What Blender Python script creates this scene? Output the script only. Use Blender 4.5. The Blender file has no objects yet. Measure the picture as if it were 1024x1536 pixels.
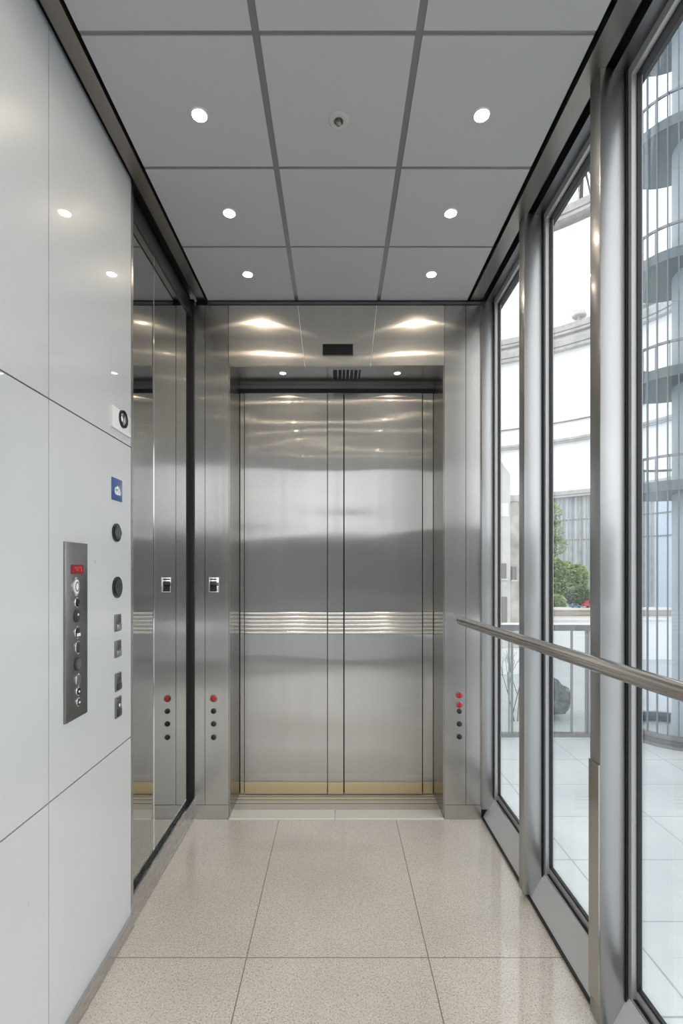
import bpy, bmesh, math, random
from mathutils import Vector, Matrix
random.seed(7)
PI = math.pi
S = bpy.context.scene
COL = S.collection
K = 743.0            # focal length in pixels of a 1024 x 1536 frame
CX, CY, CZ = 506.0, 855.0, 1.152   # vanishing point, eye height

def at(px, py, Y):
    return Vector(((px - CX) * Y / K, Y, CZ - (py - CY) * Y / K))

# ------------------------------------------------------------------ materials
def new_mat(name):
    m = bpy.data.materials.new(name); m.use_nodes = True
    nt = m.node_tree
    return m, nt, nt.nodes['Principled BSDF']

def plain(name, col, rough=0.5, metal=0.0, spec=0.5, coat=0.0):
    m, nt, b = new_mat(name)
    b.inputs['Base Color'].default_value = (*col, 1)
    b.inputs['Roughness'].default_value = rough
    b.inputs['Metallic'].default_value = metal
    b.inputs['Specular IOR Level'].default_value = spec
    b.inputs['Coat Weight'].default_value = coat
    # faint mottling so no surface is a dead flat colour
    n = nt.nodes.new('ShaderNodeTexNoise'); n.inputs['Scale'].default_value = 14
    mr = nt.nodes.new('ShaderNodeMapRange')
    mr.inputs['To Min'].default_value = max(0.0, rough - 0.03); mr.inputs['To Max'].default_value = rough + 0.03
    nt.links.new(n.outputs['Fac'], mr.inputs['Value']); nt.links.new(mr.outputs['Result'], b.inputs['Roughness'])
    return m

def emit(name, col, strength):
    m, nt, b = new_mat(name)
    b.inputs['Base Color'].default_value = (0.8, 0.8, 0.8, 1)
    b.inputs['Emission Color'].default_value = (*col, 1)
    b.inputs['Emission Strength'].default_value = strength
    return m

def steel(name, col, lobes=((0.25, -0.45, 0.45), (0.17, -0.80, 0.47), (0.05, 0.0, 0.08)), wave=0.0, scale=(1.5, 1.5, 6.5)):
    """brushed stainless steel with a vertical grain: lobes of (roughness, anisotropy, weight), stretched sideways"""
    m = bpy.data.materials.new(name); m.use_nodes = True
    nt = m.node_tree; nt.nodes.clear(); L = nt.links.new
    out = nt.nodes.new('ShaderNodeOutputMaterial')
    geo = nt.nodes.new('ShaderNodeNewGeometry')
    cr = nt.nodes.new('ShaderNodeVectorMath'); cr.operation = 'CROSS_PRODUCT'
    cr.inputs[1].default_value = (0.0001, 0.0002, 1)
    L(geo.outputs['True Normal'], cr.inputs[0])
    nm = nt.nodes.new('ShaderNodeVectorMath'); nm.operation = 'NORMALIZE'; L(cr.outputs[0], nm.inputs[0])
    # soft vertical brushing and blotches in the metal's tone
    mp = nt.nodes.new('ShaderNodeMapping'); mp.inputs['Scale'].default_value = (22, 22, 0.5)
    L(geo.outputs['Position'], mp.inputs['Vector'])
    n = nt.nodes.new('ShaderNodeTexNoise'); n.inputs['Scale'].default_value = 1.0; n.inputs['Detail'].default_value = 2
    L(mp.outputs[0], n.inputs['Vector'])
    c = ramp(nt, [(0.25, tuple(x * 0.97 for x in col)), (0.75, tuple(min(1, x * 1.03) for x in col))]); L(n.outputs['Fac'], c.inputs[0])
    nrm = None
    if wave:
        mp2 = nt.nodes.new('ShaderNodeMapping'); mp2.inputs['Scale'].default_value = scale
        L(geo.outputs['Position'], mp2.inputs['Vector'])
        n2 = nt.nodes.new('ShaderNodeTexNoise'); n2.inputs['Scale'].default_value = 1.0; n2.inputs['Detail'].default_value = 0.5
        L(mp2.outputs[0], n2.inputs['Vector'])
        nrm = nt.nodes.new('ShaderNodeBump'); nrm.inputs['Strength'].default_value = 1.0; nrm.inputs['Distance'].default_value = wave
        L(n2.outputs['Fac'], nrm.inputs['Height'])
    prev, acc = None, 0.0
    for (ro, an, w) in lobes:
        g = nt.nodes.new('ShaderNodeBsdfAnisotropic'); g.inputs['Roughness'].default_value = ro; g.inputs['Anisotropy'].default_value = an
        L(c.outputs[0], g.inputs['Color']); L(nm.outputs[0], g.inputs['Tangent'])
        if nrm: L(nrm.outputs[0], g.inputs['Normal'])
        acc += w
        if prev is None: prev = g
        else:
            mx = nt.nodes.new('ShaderNodeMixShader'); mx.inputs[0].default_value = w / acc
            L(prev.outputs[0], mx.inputs[1]); L(g.outputs[0], mx.inputs[2]); prev = mx
    L(prev.outputs[0], out.inputs['Surface'])
    return m

def glass(name, tint=(0.95, 0.97, 0.97), refl=0.7):
    m = bpy.data.materials.new(name); m.use_nodes = True
    nt = m.node_tree; nt.nodes.clear(); L = nt.links.new
    out = nt.nodes.new('ShaderNodeOutputMaterial')
    tr = nt.nodes.new('ShaderNodeBsdfTransparent'); tr.inputs['Color'].default_value = (*tint, 1)
    gl = nt.nodes.new('ShaderNodeBsdfGlossy'); gl.inputs['Roughness'].default_value = 0.01
    gl.inputs['Color'].default_value = (0.95, 0.97, 1, 1)
    fr = nt.nodes.new('ShaderNodeFresnel'); fr.inputs['IOR'].default_value = 1.45
    mu = nt.nodes.new('ShaderNodeMath'); mu.operation = 'MULTIPLY'; mu.inputs[1].default_value = refl
    mx = nt.nodes.new('ShaderNodeMixShader')
    L(fr.outputs[0], mu.inputs[0]); L(mu.outputs[0], mx.inputs['Fac'])
    L(tr.outputs[0], mx.inputs[1]); L(gl.outputs[0], mx.inputs[2]); L(mx.outputs[0], out.inputs['Surface'])
    return m

def grid_lines(nt, specs):
    """1 on a joint, 0 elsewhere; specs = (axis, origin, pitch, width)"""
    L = nt.links.new
    geo = nt.nodes.new('ShaderNodeNewGeometry'); sp = nt.nodes.new('ShaderNodeSeparateXYZ')
    L(geo.outputs['Position'], sp.inputs[0])
    prev = None
    for ax, org, pitch, w in specs:
        a = nt.nodes.new('ShaderNodeMath'); a.operation = 'SUBTRACT'; a.inputs[1].default_value = org
        L(sp.outputs[ax], a.inputs[0])
        p = nt.nodes.new('ShaderNodeMath'); p.operation = 'PINGPONG'; p.inputs[1].default_value = pitch / 2
        L(a.outputs[0], p.inputs[0])
        lt = nt.nodes.new('ShaderNodeMath'); lt.operation = 'LESS_THAN'; lt.inputs[1].default_value = w / 2
        L(p.outputs[0], lt.inputs[0])
        if prev is None: prev = lt
        else:
            mx = nt.nodes.new('ShaderNodeMath'); mx.operation = 'MAXIMUM'
            L(prev.outputs[0], mx.inputs[0]); L(lt.outputs[0], mx.inputs[1]); prev = mx
    return prev, geo

def ramp(nt, stops):
    r = nt.nodes.new('ShaderNodeValToRGB')
    e = r.color_ramp.elements
    while len(e) < len(stops): e.new(0.5)
    for el, (p, c) in zip(e, stops): el.position = p; el.color = (*c, 1)
    return r

def mat_granite():
    m, nt, b = new_mat('speckled_granite'); L = nt.links.new
    joint, geo = grid_lines(nt, [(0, 0.27, 0.54, 0.003), (1, 1.472, 0.82, 0.003)])
    n1 = nt.nodes.new('ShaderNodeTexNoise'); n1.inputs['Scale'].default_value = 230; n1.inputs['Detail'].default_value = 2
    n2 = nt.nodes.new('ShaderNodeTexVoronoi'); n2.inputs['Scale'].default_value = 240
    n3 = nt.nodes.new('ShaderNodeTexNoise'); n3.inputs['Scale'].default_value = 3.0; n3.inputs['Detail'].default_value = 4
    for n in (n1, n2, n3): L(geo.outputs['Position'], n.inputs['Vector'])
    r1 = ramp(nt, [(0.29, (0.32, 0.275, 0.235)), (0.41, (0.67, 0.61, 0.54)), (0.56, (0.76, 0.70, 0.63)), (0.74, (0.87, 0.82, 0.75))])
    L(n1.outputs['Fac'], r1.inputs[0])
    r2 = ramp(nt, [(0.0, (0.80, 0.77, 0.73)), (0.5, (1, 1, 1)), (1.0, (1.06, 1.05, 1.03))])
    L(n2.outputs['Color'], r2.inputs[0])
    mu = nt.nodes.new('ShaderNodeMix'); mu.data_type = 'RGBA'; mu.blend_type = 'MULTIPLY'; mu.inputs[0].default_value = 0.8
    L(r1.outputs[0], mu.inputs[6]); L(r2.outputs[0], mu.inputs[7])
    r3 = ramp(nt, [(0.3, (0.9, 0.9, 0.9)), (0.7, (1.04, 1.03, 1.02))])
    L(n3.outputs['Fac'], r3.inputs[0])
    mu2 = nt.nodes.new('ShaderNodeMix'); mu2.data_type = 'RGBA'; mu2.blend_type = 'MULTIPLY'; mu2.inputs[0].default_value = 1
    L(mu.outputs[2], mu2.inputs[6]); L(r3.outputs[0], mu2.inputs[7])
    mj = nt.nodes.new('ShaderNodeMix'); mj.data_type = 'RGBA'
    L(joint.outputs[0], mj.inputs[0]); L(mu2.outputs[2], mj.inputs[6]); mj.inputs[7].default_value = (0.22, 0.19, 0.16, 1)
    L(mj.outputs[2], b.inputs['Base Color'])
    b.inputs['Roughness'].default_value = 0.30
    b.inputs['Coat Weight'].default_value = 1.0; b.inputs['Coat Roughness'].default_value = 0.06
    return m

def mat_white_panel():
    m, nt, b = new_mat('white_gloss_panel'); L = nt.links.new
    geo = nt.nodes.new('ShaderNodeNewGeometry')
    n = nt.nodes.new('ShaderNodeTexNoise'); n.inputs['Scale'].default_value = 2.2; n.inputs['Detail'].default_value = 5
    mp = nt.nodes.new('ShaderNodeMapping'); mp.inputs['Scale'].default_value = (1, 2.4, 1.2); mp.inputs['Rotation'].default_value = (0.7, 0, 0)
    n2 = nt.nodes.new('ShaderNodeTexNoise'); n2.inputs['Scale'].default_value = 9; n2.inputs['Detail'].default_value = 3
    L(geo.outputs['Position'], n.inputs['Vector']); L(geo.outputs['Position'], mp.inputs['Vector']); L(mp.outputs[0], n2.inputs['Vector'])
    r = ramp(nt, [(0.3, (0.625, 0.645, 0.66)), (0.7, (0.68, 0.70, 0.71))]); L(n.outputs['Fac'], r.inputs[0])
    r2 = ramp(nt, [(0.22, (0.80, 0.80, 0.79)), (0.27, (1, 1, 1))]); L(n2.outputs['Fac'], r2.inputs[0])
    mu = nt.nodes.new('ShaderNodeMix'); mu.data_type = 'RGBA'; mu.blend_type = 'MULTIPLY'; mu.inputs[0].default_value = 1
    L(r.outputs[0], mu.inputs[6]); L(r2.outputs[0], mu.inputs[7]); L(mu.outputs[2], b.inputs['Base Color'])
    b.inputs['Roughness'].default_value = 0.35
    b.inputs['Coat Weight'].default_value = 1.0; b.inputs['Coat Roughness'].default_value = 0.02
    return m

def mat_terrace():
    m, nt, b = new_mat('pale_terrace_tiles'); L = nt.links.new
    joint, geo = grid_lines(nt, [(0, 5.25, 1.9, 0.022), (1, 12.1, 1.25, 0.022)])
    n = nt.nodes.new('ShaderNodeTexNoise'); n.inputs['Scale'].default_value = 0.7; n.inputs['Detail'].default_value = 5
    L(geo.outputs['Position'], n.inputs['Vector'])
    r = ramp(nt, [(0.3, (0.38, 0.405, 0.41)), (0.7, (0.48, 0.50, 0.50))]); L(n.outputs['Fac'], r.inputs[0])
    mj = nt.nodes.new('ShaderNodeMix'); mj.data_type = 'RGBA'
    L(joint.outputs[0], mj.inputs[0]); L(r.outputs[0], mj.inputs[6]); mj.inputs[7].default_value = (0.25, 0.27, 0.28, 1)
    L(mj.outputs[2], b.inputs['Base Color']); b.inputs['Roughness'].default_value = 0.35
    return m

def mat_noise(name, c0, c1, scale, rough=0.7, detail=5, bump=0.0):
    m, nt, b = new_mat(name); L = nt.links.new
    geo = nt.nodes.new('ShaderNodeNewGeometry')
    n = nt.nodes.new('ShaderNodeTexNoise'); n.inputs['Scale'].default_value = scale; n.inputs['Detail'].default_value = detail
    L(geo.outputs['Position'], n.inputs['Vector'])
    r = ramp(nt, [(0.32, c0), (0.68, c1)]); L(n.outputs['Fac'], r.inputs[0]); L(r.outputs[0], b.inputs['Base Color'])
    b.inputs['Roughness'].default_value = rough
    if bump:
        bp = nt.nodes.new('ShaderNodeBump'); bp.inputs['Strength'].default_value = bump
        L(n.outputs['Fac'], bp.inputs['Height']); L(bp.outputs[0], b.inputs['Normal'])
    return m

M = {}
M['door'] = steel('brushed_door_steel', (0.50, 0.49, 0.47), ((0.25, -0.40, 0.42), (0.16, -0.84, 0.53), (0.05, 0.0, 0.05)), wave=0.0034)
M['jamb'] = steel('brushed_jamb_steel', (0.52, 0.51, 0.49), ((0.26, -0.45, 0.55), (0.17, -0.75, 0.40), (0.05, 0.0, 0.05)), wave=0.001)
M['header'] = steel('polished_header_steel', (0.70, 0.67, 0.63), ((0.30, -0.4, 0.35), (0.16, -0.75, 0.45), (0.03, 0.0, 0.20)), wave=0.0008)
M['post'] = steel('satin_post_steel', (0.52, 0.525, 0.53), ((0.36, -0.2, 0.8), (0.18, -0.6, 0.2)))
M['soffit'] = plain('satin_soffit_steel', (0.40, 0.38, 0.355), 0.22, 1.0)
M['trimsteel'] = plain('satin_trim_steel', (0.58, 0.58, 0.58), 0.27, 1.0)
M['frame'] = plain('pale_window_frame', (0.52, 0.53, 0.54), 0.45, 0.6)
M['sillplate'] = plain('pale_brushed_skirting', (0.86, 0.87, 0.89), 0.45, 0.6)
M['darksteel'] = plain('dark_steel', (0.20, 0.20, 0.205), 0.35, 1.0)
M['bronze'] = plain('bronze_anodised', (0.30, 0.275, 0.25), 0.30, 1.0)
M['rib'] = plain('polished_rib_steel', (0.86, 0.84, 0.80), 0.16, 1.0)
M['brass'] = plain('brushed_brass', (0.74, 0.62, 0.38), 0.30, 1.0)
M['sill'] = plain('sill_aluminium', (0.74, 0.71, 0.67), 0.55, 0.6)
M['sillpale'] = plain('pale_sill_strip', (0.88, 0.84, 0.77), 0.35, 0.2)
M['chrome'] = plain('chrome', (0.82, 0.82, 0.82), 0.08, 1.0)
M['rail'] = plain('polished_tube_steel', (0.58, 0.53, 0.48), 0.20, 1.0)
M['black'] = plain('black_rubber', (0.012, 0.012, 0.013), 0.5)
M['blackgloss'] = plain('black_gloss', (0.02, 0.02, 0.022), 0.12)
M['darkgrey'] = plain('dark_grey_plastic', (0.045, 0.045, 0.045), 0.3)
M['midgrey'] = plain('mid_grey_metal', (0.26, 0.26, 0.26), 0.3, 0.8)
M['plate'] = steel('control_plate_steel', (0.27, 0.27, 0.27), ((0.36, -0.2, 0.8), (0.2, -0.6, 0.2)))
M['red'] = plain('red_plastic', (0.50, 0.012, 0.015), 0.2, coat=0.6)
M['reddisplay'] = emit('red_display', (0.62, 0.01, 0.02), 0.30); M['reddisplay'].node_tree.nodes['Principled BSDF'].inputs['Base Color'].default_value = (0.05, 0.005, 0.005, 1)
M['redglyph'] = emit('red_glyph', (1.0, 0.12, 0.12), 0.6); M['redglyph'].node_tree.nodes['Principled BSDF'].inputs['Base Color'].default_value = (0.1, 0.01, 0.01, 1)
M['blue'] = plain('blue_enamel', (0.035, 0.10, 0.30), 0.3, coat=0.5)
M['white'] = plain('white_enamel', (0.88, 0.88, 0.87), 0.3, coat=0.5)
M['ceiling'] = plain('matt_ceiling_panel', (0.51, 0.515, 0.525), 0.55)
M['gridbar'] = plain('grid_bar_grey', (0.30, 0.30, 0.30), 0.4, 0.6)
M['lamp'] = emit('warm_lamp', (1.0, 0.84, 0.63), 165.0)
M['lampsmall'] = emit('warm_lamp_small', (1.0, 0.80, 0.58), 30.0)
M['granite'] = mat_granite()
M['panel'] = mat_white_panel()
M['terrace'] = mat_terrace()
m, nt, b = new_mat('dark_mirror'); b.inputs['Base Color'].default_value = (0.56, 0.57, 0.565, 1)
b.inputs['Metallic'].default_value = 1; b.inputs['Roughness'].default_value = 0.02; M['mirror'] = m
M['glass'] = glass('window_glass', (0.995, 1.0, 1.0), 0.30)
M['glass2'] = glass('balustrade_glass', (0.96, 0.98, 0.985), 0.4)
M['towerglass'] = glass('tower_glass', (0.975, 0.988, 1.0), 0.12)
M['facade'] = mat_noise('white_render', (0.92, 0.925, 0.93), (0.95, 0.95, 0.95), 0.3)
M['ledge'] = mat_noise('grey_ledge', (0.42, 0.42, 0.40), (0.56, 0.55, 0.53), 2.5)
M['ledgedark'] = plain('painted_ledge_shade', (0.20, 0.20, 0.20), 0.6)
M['glazing'] = plain('pale_blue_cladding', (0.62, 0.70, 0.78), 0.25)
M['fin'] = plain('blue_grey_fin', (0.13, 0.155, 0.19), 0.4)
M['slab'] = plain('tower_slab_concrete', (0.20, 0.23, 0.23), 0.7)
M['columngrey'] = mat_noise('column_concrete', (0.36, 0.40, 0.41), (0.44, 0.47, 0.48), 0.6)
M['stone'] = mat_noise('weathered_stone', (0.34, 0.32, 0.28), (0.66, 0.64, 0.58), 1.6)
M['stonelight'] = mat_noise('pale_stone', (0.58, 0.57, 0.52), (0.74, 0.73, 0.69), 1.0)
M['windowdark'] = plain('dark_opening', (0.26, 0.24, 0.21), 0.4)
M['leaf'] = mat_noise('green_leaves', (0.16, 0.25, 0.08), (0.40, 0.50, 0.20), 3.0, 0.6)
M['leafdark'] = mat_noise('dark_green_leaves', (0.10, 0.15, 0.08), (0.24, 0.31, 0.15), 3.0, 0.6)
M['hedge'] = mat_noise('dark_hedge', (0.02, 0.026, 0.02), (0.05, 0.06, 0.045), 1.5)
M['bark'] = mat_noise('bark', (0.08, 0.06, 0.045), (0.16, 0.13, 0.10), 12)
M['rock'] = mat_noise('dark_rock', (0.03, 0.035, 0.035), (0.20, 0.22, 0.22), 5, 0.8, 8, 0.6)
M['wallpale'] = mat_noise('pale_wall', (0.62, 0.58, 0.50), (0.78, 0.75, 0.68), 0.8)
M['beige'] = mat_noise('beige_wall', (0.34, 0.30, 0.25), (0.46, 0.42, 0.36), 0.8)
M['carred'] = plain('red_car_paint', (0.45, 0.02, 0.03), 0.25, coat=0.8)
M['carblue'] = plain('blue_car_paint', (0.06, 0.14, 0.25), 0.25, coat=0.8)
M['frond'] = plain('grey_green_frond', (0.20, 0.22, 0.20), 0.6)

# ------------------------------------------------------------------ mesh helpers
class MB:
    def __init__(s): s.bm = bmesh.new()
    def box(s, x0, x1, y0, y1, z0, z1, bevel=0.0):
        r = bmesh.ops.create_cube(s.bm, size=1.0)
        for v in r['verts']:
            v.co = Vector(((x0 + x1) / 2 + v.co.x * (x1 - x0), (y0 + y1) / 2 + v.co.y * (y1 - y0), (z0 + z1) / 2 + v.co.z * (z1 - z0)))
        if bevel:
            es = list({e for v in r['verts'] for e in v.link_edges})
            bmesh.ops.bevel(s.bm, geom=es, offset=bevel, segments=2, affect='EDGES', profile=0.5)
        return s
    def prism(s, pts, axis, a0, a1):
        """extrude a closed 2-D outline along an axis (0,1,2)"""
        def mk(p, a):
            if axis == 0: return Vector((a, p[0], p[1]))
            if axis == 1: return Vector((p[0], a, p[1]))
            return Vector((p[0], p[1], a))
        A = [s.bm.verts.new(mk(p, a0)) for p in pts]; B = [s.bm.verts.new(mk(p, a1)) for p in pts]
        n = len(pts)
        fs = [s.bm.faces.new(A), s.bm.faces.new(B[::-1])]
        for i in range(n): fs.append(s.bm.faces.new((A[i], B[i], B[(i + 1) % n], A[(i + 1) % n])))
        bmesh.ops.recalc_face_normals(s.bm, faces=fs)
        return s
    def lathe(s, prof, c, axis, seg=32, sy=1.0):
        """revolve (radius, offset) profile about axis vector through c"""
        w = Vector(axis).normalized()
        u = w.cross(Vector((0, 0, 1)) if abs(w.z) < 0.9 else Vector((1, 0, 0))).normalized(); v = w.cross(u)
        c = Vector(c); rings = []
        for r, o in prof:
            if r < 1e-6: rings.append([s.bm.verts.new(c + w * o)])
            else: rings.append([s.bm.verts.new(c + w * o + (u * math.cos(t) + v * math.sin(t) * sy) * r) for t in [2 * PI * k / seg for k in range(seg)]])
        fs = []
        for a, b in zip(rings[:-1], rings[1:]):
            for k in range(seg):
                k2 = (k + 1) % seg
                if len(a) == 1 and len(b) == 1: continue
                if len(a) == 1: fs.append(s.bm.faces.new((a[0], b[k], b[k2])))
                elif len(b) == 1: fs.append(s.bm.faces.new((a[k], a[k2], b[0])))
                else: fs.append(s.bm.faces.new((a[k], a[k2], b[k2], b[k])))
        bmesh.ops.recalc_face_normals(s.bm, faces=fs)
        return s
    def tube(s, p, q, r, seg=12, r2=None):
        p, q = Vector(p), Vector(q); d = (q - p)
        return s.lathe([(0, 0), (r, 0), (r if r2 is None else r2, d.length), (0, d.length)], p, d, seg)
    def quad(s, a, b, c, d):
        s.bm.faces.new([s.bm.verts.new(Vector(x)) for x in (a, b, c, d)]); return s
    def build(s, name, mat, parent=None, smooth=False):
        me = bpy.data.meshes.new(name)
        s.bm.to_mesh(me); s.bm.free()
        o = bpy.data.objects.new(name, me); COL.objects.link(o)
        me.materials.append(M[mat] if isinstance(mat, str) else mat)
        if smooth:
            me.shade_smooth()
            md = o.modifiers.new('edges', 'EDGE_SPLIT'); md.split_angle = math.radians(40)
        if parent:
            o.parent = parent
            o.matrix_parent_inverse = Matrix.Translation(-parent.location)
        return o

def box(name, mat, x0, x1, y0, y1, z0, z1, parent=None, bevel=0.0):
    return MB().box(x0, x1, y0, y1, z0, z1, bevel).build(name, mat, parent, smooth=bool(bevel))

def tag(o, label=None, cat=None, group=None, kind=None):
    if label: o['label'] = label
    if cat: o['category'] = cat
    if group: o['group'] = group
    if kind: o['kind'] = kind
    return o

def thing(name, label, cat, loc, group=None):
    o = bpy.data.objects.new(name, None); COL.objects.link(o); o.location = loc; o.empty_display_size = 0.05
    return tag(o, label, cat, group)

def struct(o, label=None):
    return tag(o, label, kind='structure')

YB = -0.90          # rear end of the cabin
YD = 2.30           # plane of the door wall
H = 2.40

# ------------------------------------------------------------------ floor
struct(box('floor', 'granite', -0.68, 0.70, YB - 0.06, YD + 0.02, -0.12, 0.0), 'speckled beige granite tile floor')

# ------------------------------------------------------------------ ceiling
xs = [-0.60, -0.19, 0.19, 0.60]
ys = [YB, -0.76, -0.378, 0.006, 0.388, 0.770, 1.152, 1.538, 1.914, YD]
g = MB()
for i in range(3):
    for j in range(len(ys) - 1):
        g.box(xs[i] + (0.009 if i else 0.001), xs[i + 1] - (0.009 if i < 2 else 0.001), ys[j] + 0.006, ys[j + 1] - 0.006, H, H + 0.02)
ceil = struct(g.build('ceiling', 'ceiling'), 'grey ceiling of square panels in a metal grid')
g = MB()
for x in xs[1:3]: g.box(x - 0.009, x + 0.009, YB, YD, H + 0.002, H + 0.022)
for y in ys[1:-1]: g.box(-0.60, 0.60, y - 0.0062, y + 0.0062, H + 0.003, H + 0.021)
g.build('grid_bar', 'gridbar', ceil)
box('backing', 'black', -0.80, 0.80, YB - 0.05, 2.80, H + 0.025, H + 0.06, ceil)
n_trim = [0]
def trim(mat, x0, x1, y0, y1, z0, z1, label, bevel=0.0):
    n_trim[0] += 1
    return struct(box('trim_%d' % n_trim[0], mat, x0, x1, y0, y1, z0, z1, None, bevel), label)
trim('bronze', -0.650, -0.608, YB, YD, H - 0.004, H + 0.02, 'bronze ceiling edge bar above the white wall')
trim('bronze', 0.612, 0.664, YB, YD, H - 0.004, H + 0.02, 'bronze ceiling edge bar above the window wall')
trim('darksteel', 0.684, 0.742, YB, YD, H - 0.012, H + 0.02, 'dark steel window head along the right side')
trim('darksteel', -0.60, 0.664, YD - 0.012, YD - 0.001, H - 0.022, H - 0.008, 'thin grey bar above the door header')

# ------------------------------------------------------------------ left wall: white panels
wl = struct(box('wall_left', 'black', -0.720, -0.680, YB, 1.600, 0.0, H + 0.02), 'white gloss panelled wall on the left')
py = [YB, -0.227, 0.229, 0.685, 1.141, 1.597]
pz = [(0.046, 0.6130), (0.6170, 1.5450), (1.5490, H + 0.012)]
for j in range(5):
    for (z0, z1) in pz:
        box('wall_panel', 'panel', -0.679, -0.665, py[j] + 0.0013, py[j + 1] - 0.0013, z0, z1, wl)
box('edge_strip', 'trimsteel', -0.700, -0.664, 1.5975, 1.612, 0.046, H, wl)
struct(box('baseboard_left', 'trimsteel', -0.690, -0.656, YB, 1.597, 0.002, 0.046), 'low steel skirting under the white wall')
bb = struct(box('baseboard_left.001', 'trimsteel', -0.700, -0.662, 1.598, YD - 0.001, 0.002, 0.096), 'taller steel skirting under the mirror')

# mirror wall
mw = struct(box('wall_left.001', 'black', -0.730, -0.6845, 1.612, YD, 0.0, H + 0.02), 'mirrored bay of the left wall beside the doors')
box('mirror_panel', 'mirror', -0.684, -0.680, 1.618, 1.834, 0.115, 2.315, mw)
box('mirror_panel', 'mirror', -0.684, -0.680, 1.840, 2.277, 0.115, 2.315, mw)
box('joint_strip', 'chrome', -0.683, -0.6785, 1.834, 1.840, 0.115, 2.315, mw)
box('mirror_head', 'darksteel', -0.684, -0.674, 1.612, YD - 0.002, 2.318, 2.385, mw)
box('gasket', 'black', -0.684, -0.676, 1.612, 1.6175, 1.56, 2.315, mw)

# ------------------------------------------------------------------ door wall
def portal():
    w = struct(MB().box(-0.66, -0.505, YD + 0.004, YD + 0.30, 0.0, H).box(0.495, 0.74, YD + 0.004, YD + 0.30, 0.0, H)
               .box(-0.505, 0.495, YD + 0.004, 2.529, 2.105, H).box(-0.505, 0.495, YD + 0.265, YD + 0.30, 0.0, H).build('wall_back', 'black'), 'stainless steel door wall')
    box('front_post', 'jamb', -0.6595, -0.614, YD - 0.008, YD + 0.004, 0.066, H - 0.024, w)
    box('front_post', 'jamb', -0.612, -0.505, YD - 0.008, YD + 0.004, 0.066, H - 0.024, w)
    box('front_post', 'jamb', 0.495, 0.5925, YD - 0.008, YD + 0.004, 0.066, H - 0.024, w)
    box('front_post', 'jamb', 0.5945, 0.664, YD - 0.008, YD + 0.004, 0.066, H - 0.024, w)
    box('post_skirting', 'jamb', -0.6595, -0.504, YD - 0.010, YD + 0.004, 0.001, 0.065, w)
    box('post_skirting', 'jamb', 0.494, 0.664, YD - 0.010, YD + 0.004, 0.001, 0.065, w)
    zt, zb = H - 0.024, 2.100
    xa, xb = (-0.1826, -0.1510), (0.1826, 0.1545)            # panel joints lean inwards like the mirrored ceiling grid lines
    for q in ([(-0.503, zb), (xa[1] - 0.002, zb), (xa[0] - 0.002, zt), (-0.503, zt)],
              [(xa[1] + 0.002, zb), (xb[1] - 0.002, zb), (xb[0] - 0.002, zt), (xa[0] + 0.002, zt)],
              [(xb[1] + 0.002, zb), (0.493, zb), (0.493, zt), (xb[0] + 0.002, zt)]):
        MB().prism(q, 1, YD - 0.008, YD + 0.004).build('header_panel', 'header', w)
    for x_ in (xa, xb):
        MB().prism([(x_[1] - 0.0018, zb), (x_[1] + 0.0008, zb), (x_[0] + 0.0008, zt), (x_[0] - 0.0018, zt)], 1, YD - 0.0086, YD + 0.003).build('joint_strip', 'white', w)  # reflected ceiling grid lines put in as white strips
    box('side_jamb', 'jamb', -0.5052, -0.5005, YD + 0.0041, YD + 0.262, 0.0, 2.100, w)
    box('side_jamb', 'jamb', 0.4905, 0.4952, YD + 0.0041, YD + 0.262, 0.0, 2.100, w)
    box('soffit', 'soffit', -0.5005, 0.4905, YD + 0.0041, 2.529, 2.097, 2.104, w)
    return w
wb = portal()
trim('black', -0.6845, -0.663, YD - 0.018, YD + 0.004, 0.09, H, 'black corner joint between mirror and door post')

# corner post and black joints of the window wall
sill_s = struct(MB().box(-0.502, 0.492, 2.372, 2.56, -0.02, 0.004).build('trim_20', 'sill'), 'metal door sill plate')
g = MB()
g.box(-0.502, -0.013, 2.286, 2.370, -0.02, 0.006, 0.002); g.box(-0.010, 0.492, 2.286, 2.370, -0.02, 0.006, 0.002)
g.build('nosing', 'sillpale', sill_s)
g = MB()
for y in (2.430, 2.470, 2.505): g.box(-0.500, 0.490, y, y + 0.006, 0.0035, 0.0046)
g.build('sill_groove', 'darksteel', sill_s)

# ------------------------------------------------------------------ lift doors
def door(n, segs, label):
    """segs: list of (x0, x1, y_front, part name or None)"""
    x0, x1, yf, _ = segs[0]
    d = struct(box('door_%d' % n, 'door', x0, x1, yf, yf + 0.028, 0.008, 2.055), label)
    allsegs = segs
    for (a, b, y, nm) in allsegs[1:]:
        if nm: box(nm, 'door', a, b, y, y + 0.030, 0.008, 2.055, d)
    for (a, b, y, nm) in allsegs:
        box('kick_plate', 'brass', a + 0.001, b - 0.001, y - 0.0025, y, 0.010, 0.066, d)
        z = 0.823; dz = 0.0196
        for k in range(6):
            zc = z + dz * (k + 0.5); r = dz * 0.44
            prof = [(y + 0.0005, zc - r)] + [(y - 0.0048 * math.cos(t), zc + r * math.sin(t)) for t in [(-PI / 2) + PI * q / 8 for q in range(1, 8)]] + [(y + 0.0005, zc + r)]
            MB().prism(prof, 0, a + 0.001, b - 0.001).build('rib', 'rib', d, smooth=True)
    return d
door(1, [(-0.474, -0.053, 2.530, None), (-0.497, -0.478, 2.536, 'side_stile'), (-0.049, 0.030, 2.527, 'meeting_stile')],
     'left brushed steel lift door with six bright ribs')
door(2, [(0.036, 0.432, 2.530, None), (0.437, 0.488, 2.534, 'side_stile')], 'right brushed steel lift door with six bright ribs')
trim('black', -0.5, 0.49, 2.532, 2.56, 2.058, 2.078, 'black strip painted as the shadowed gap above the lift doors')  # solid black strip stands in for the shade over the doors
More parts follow.
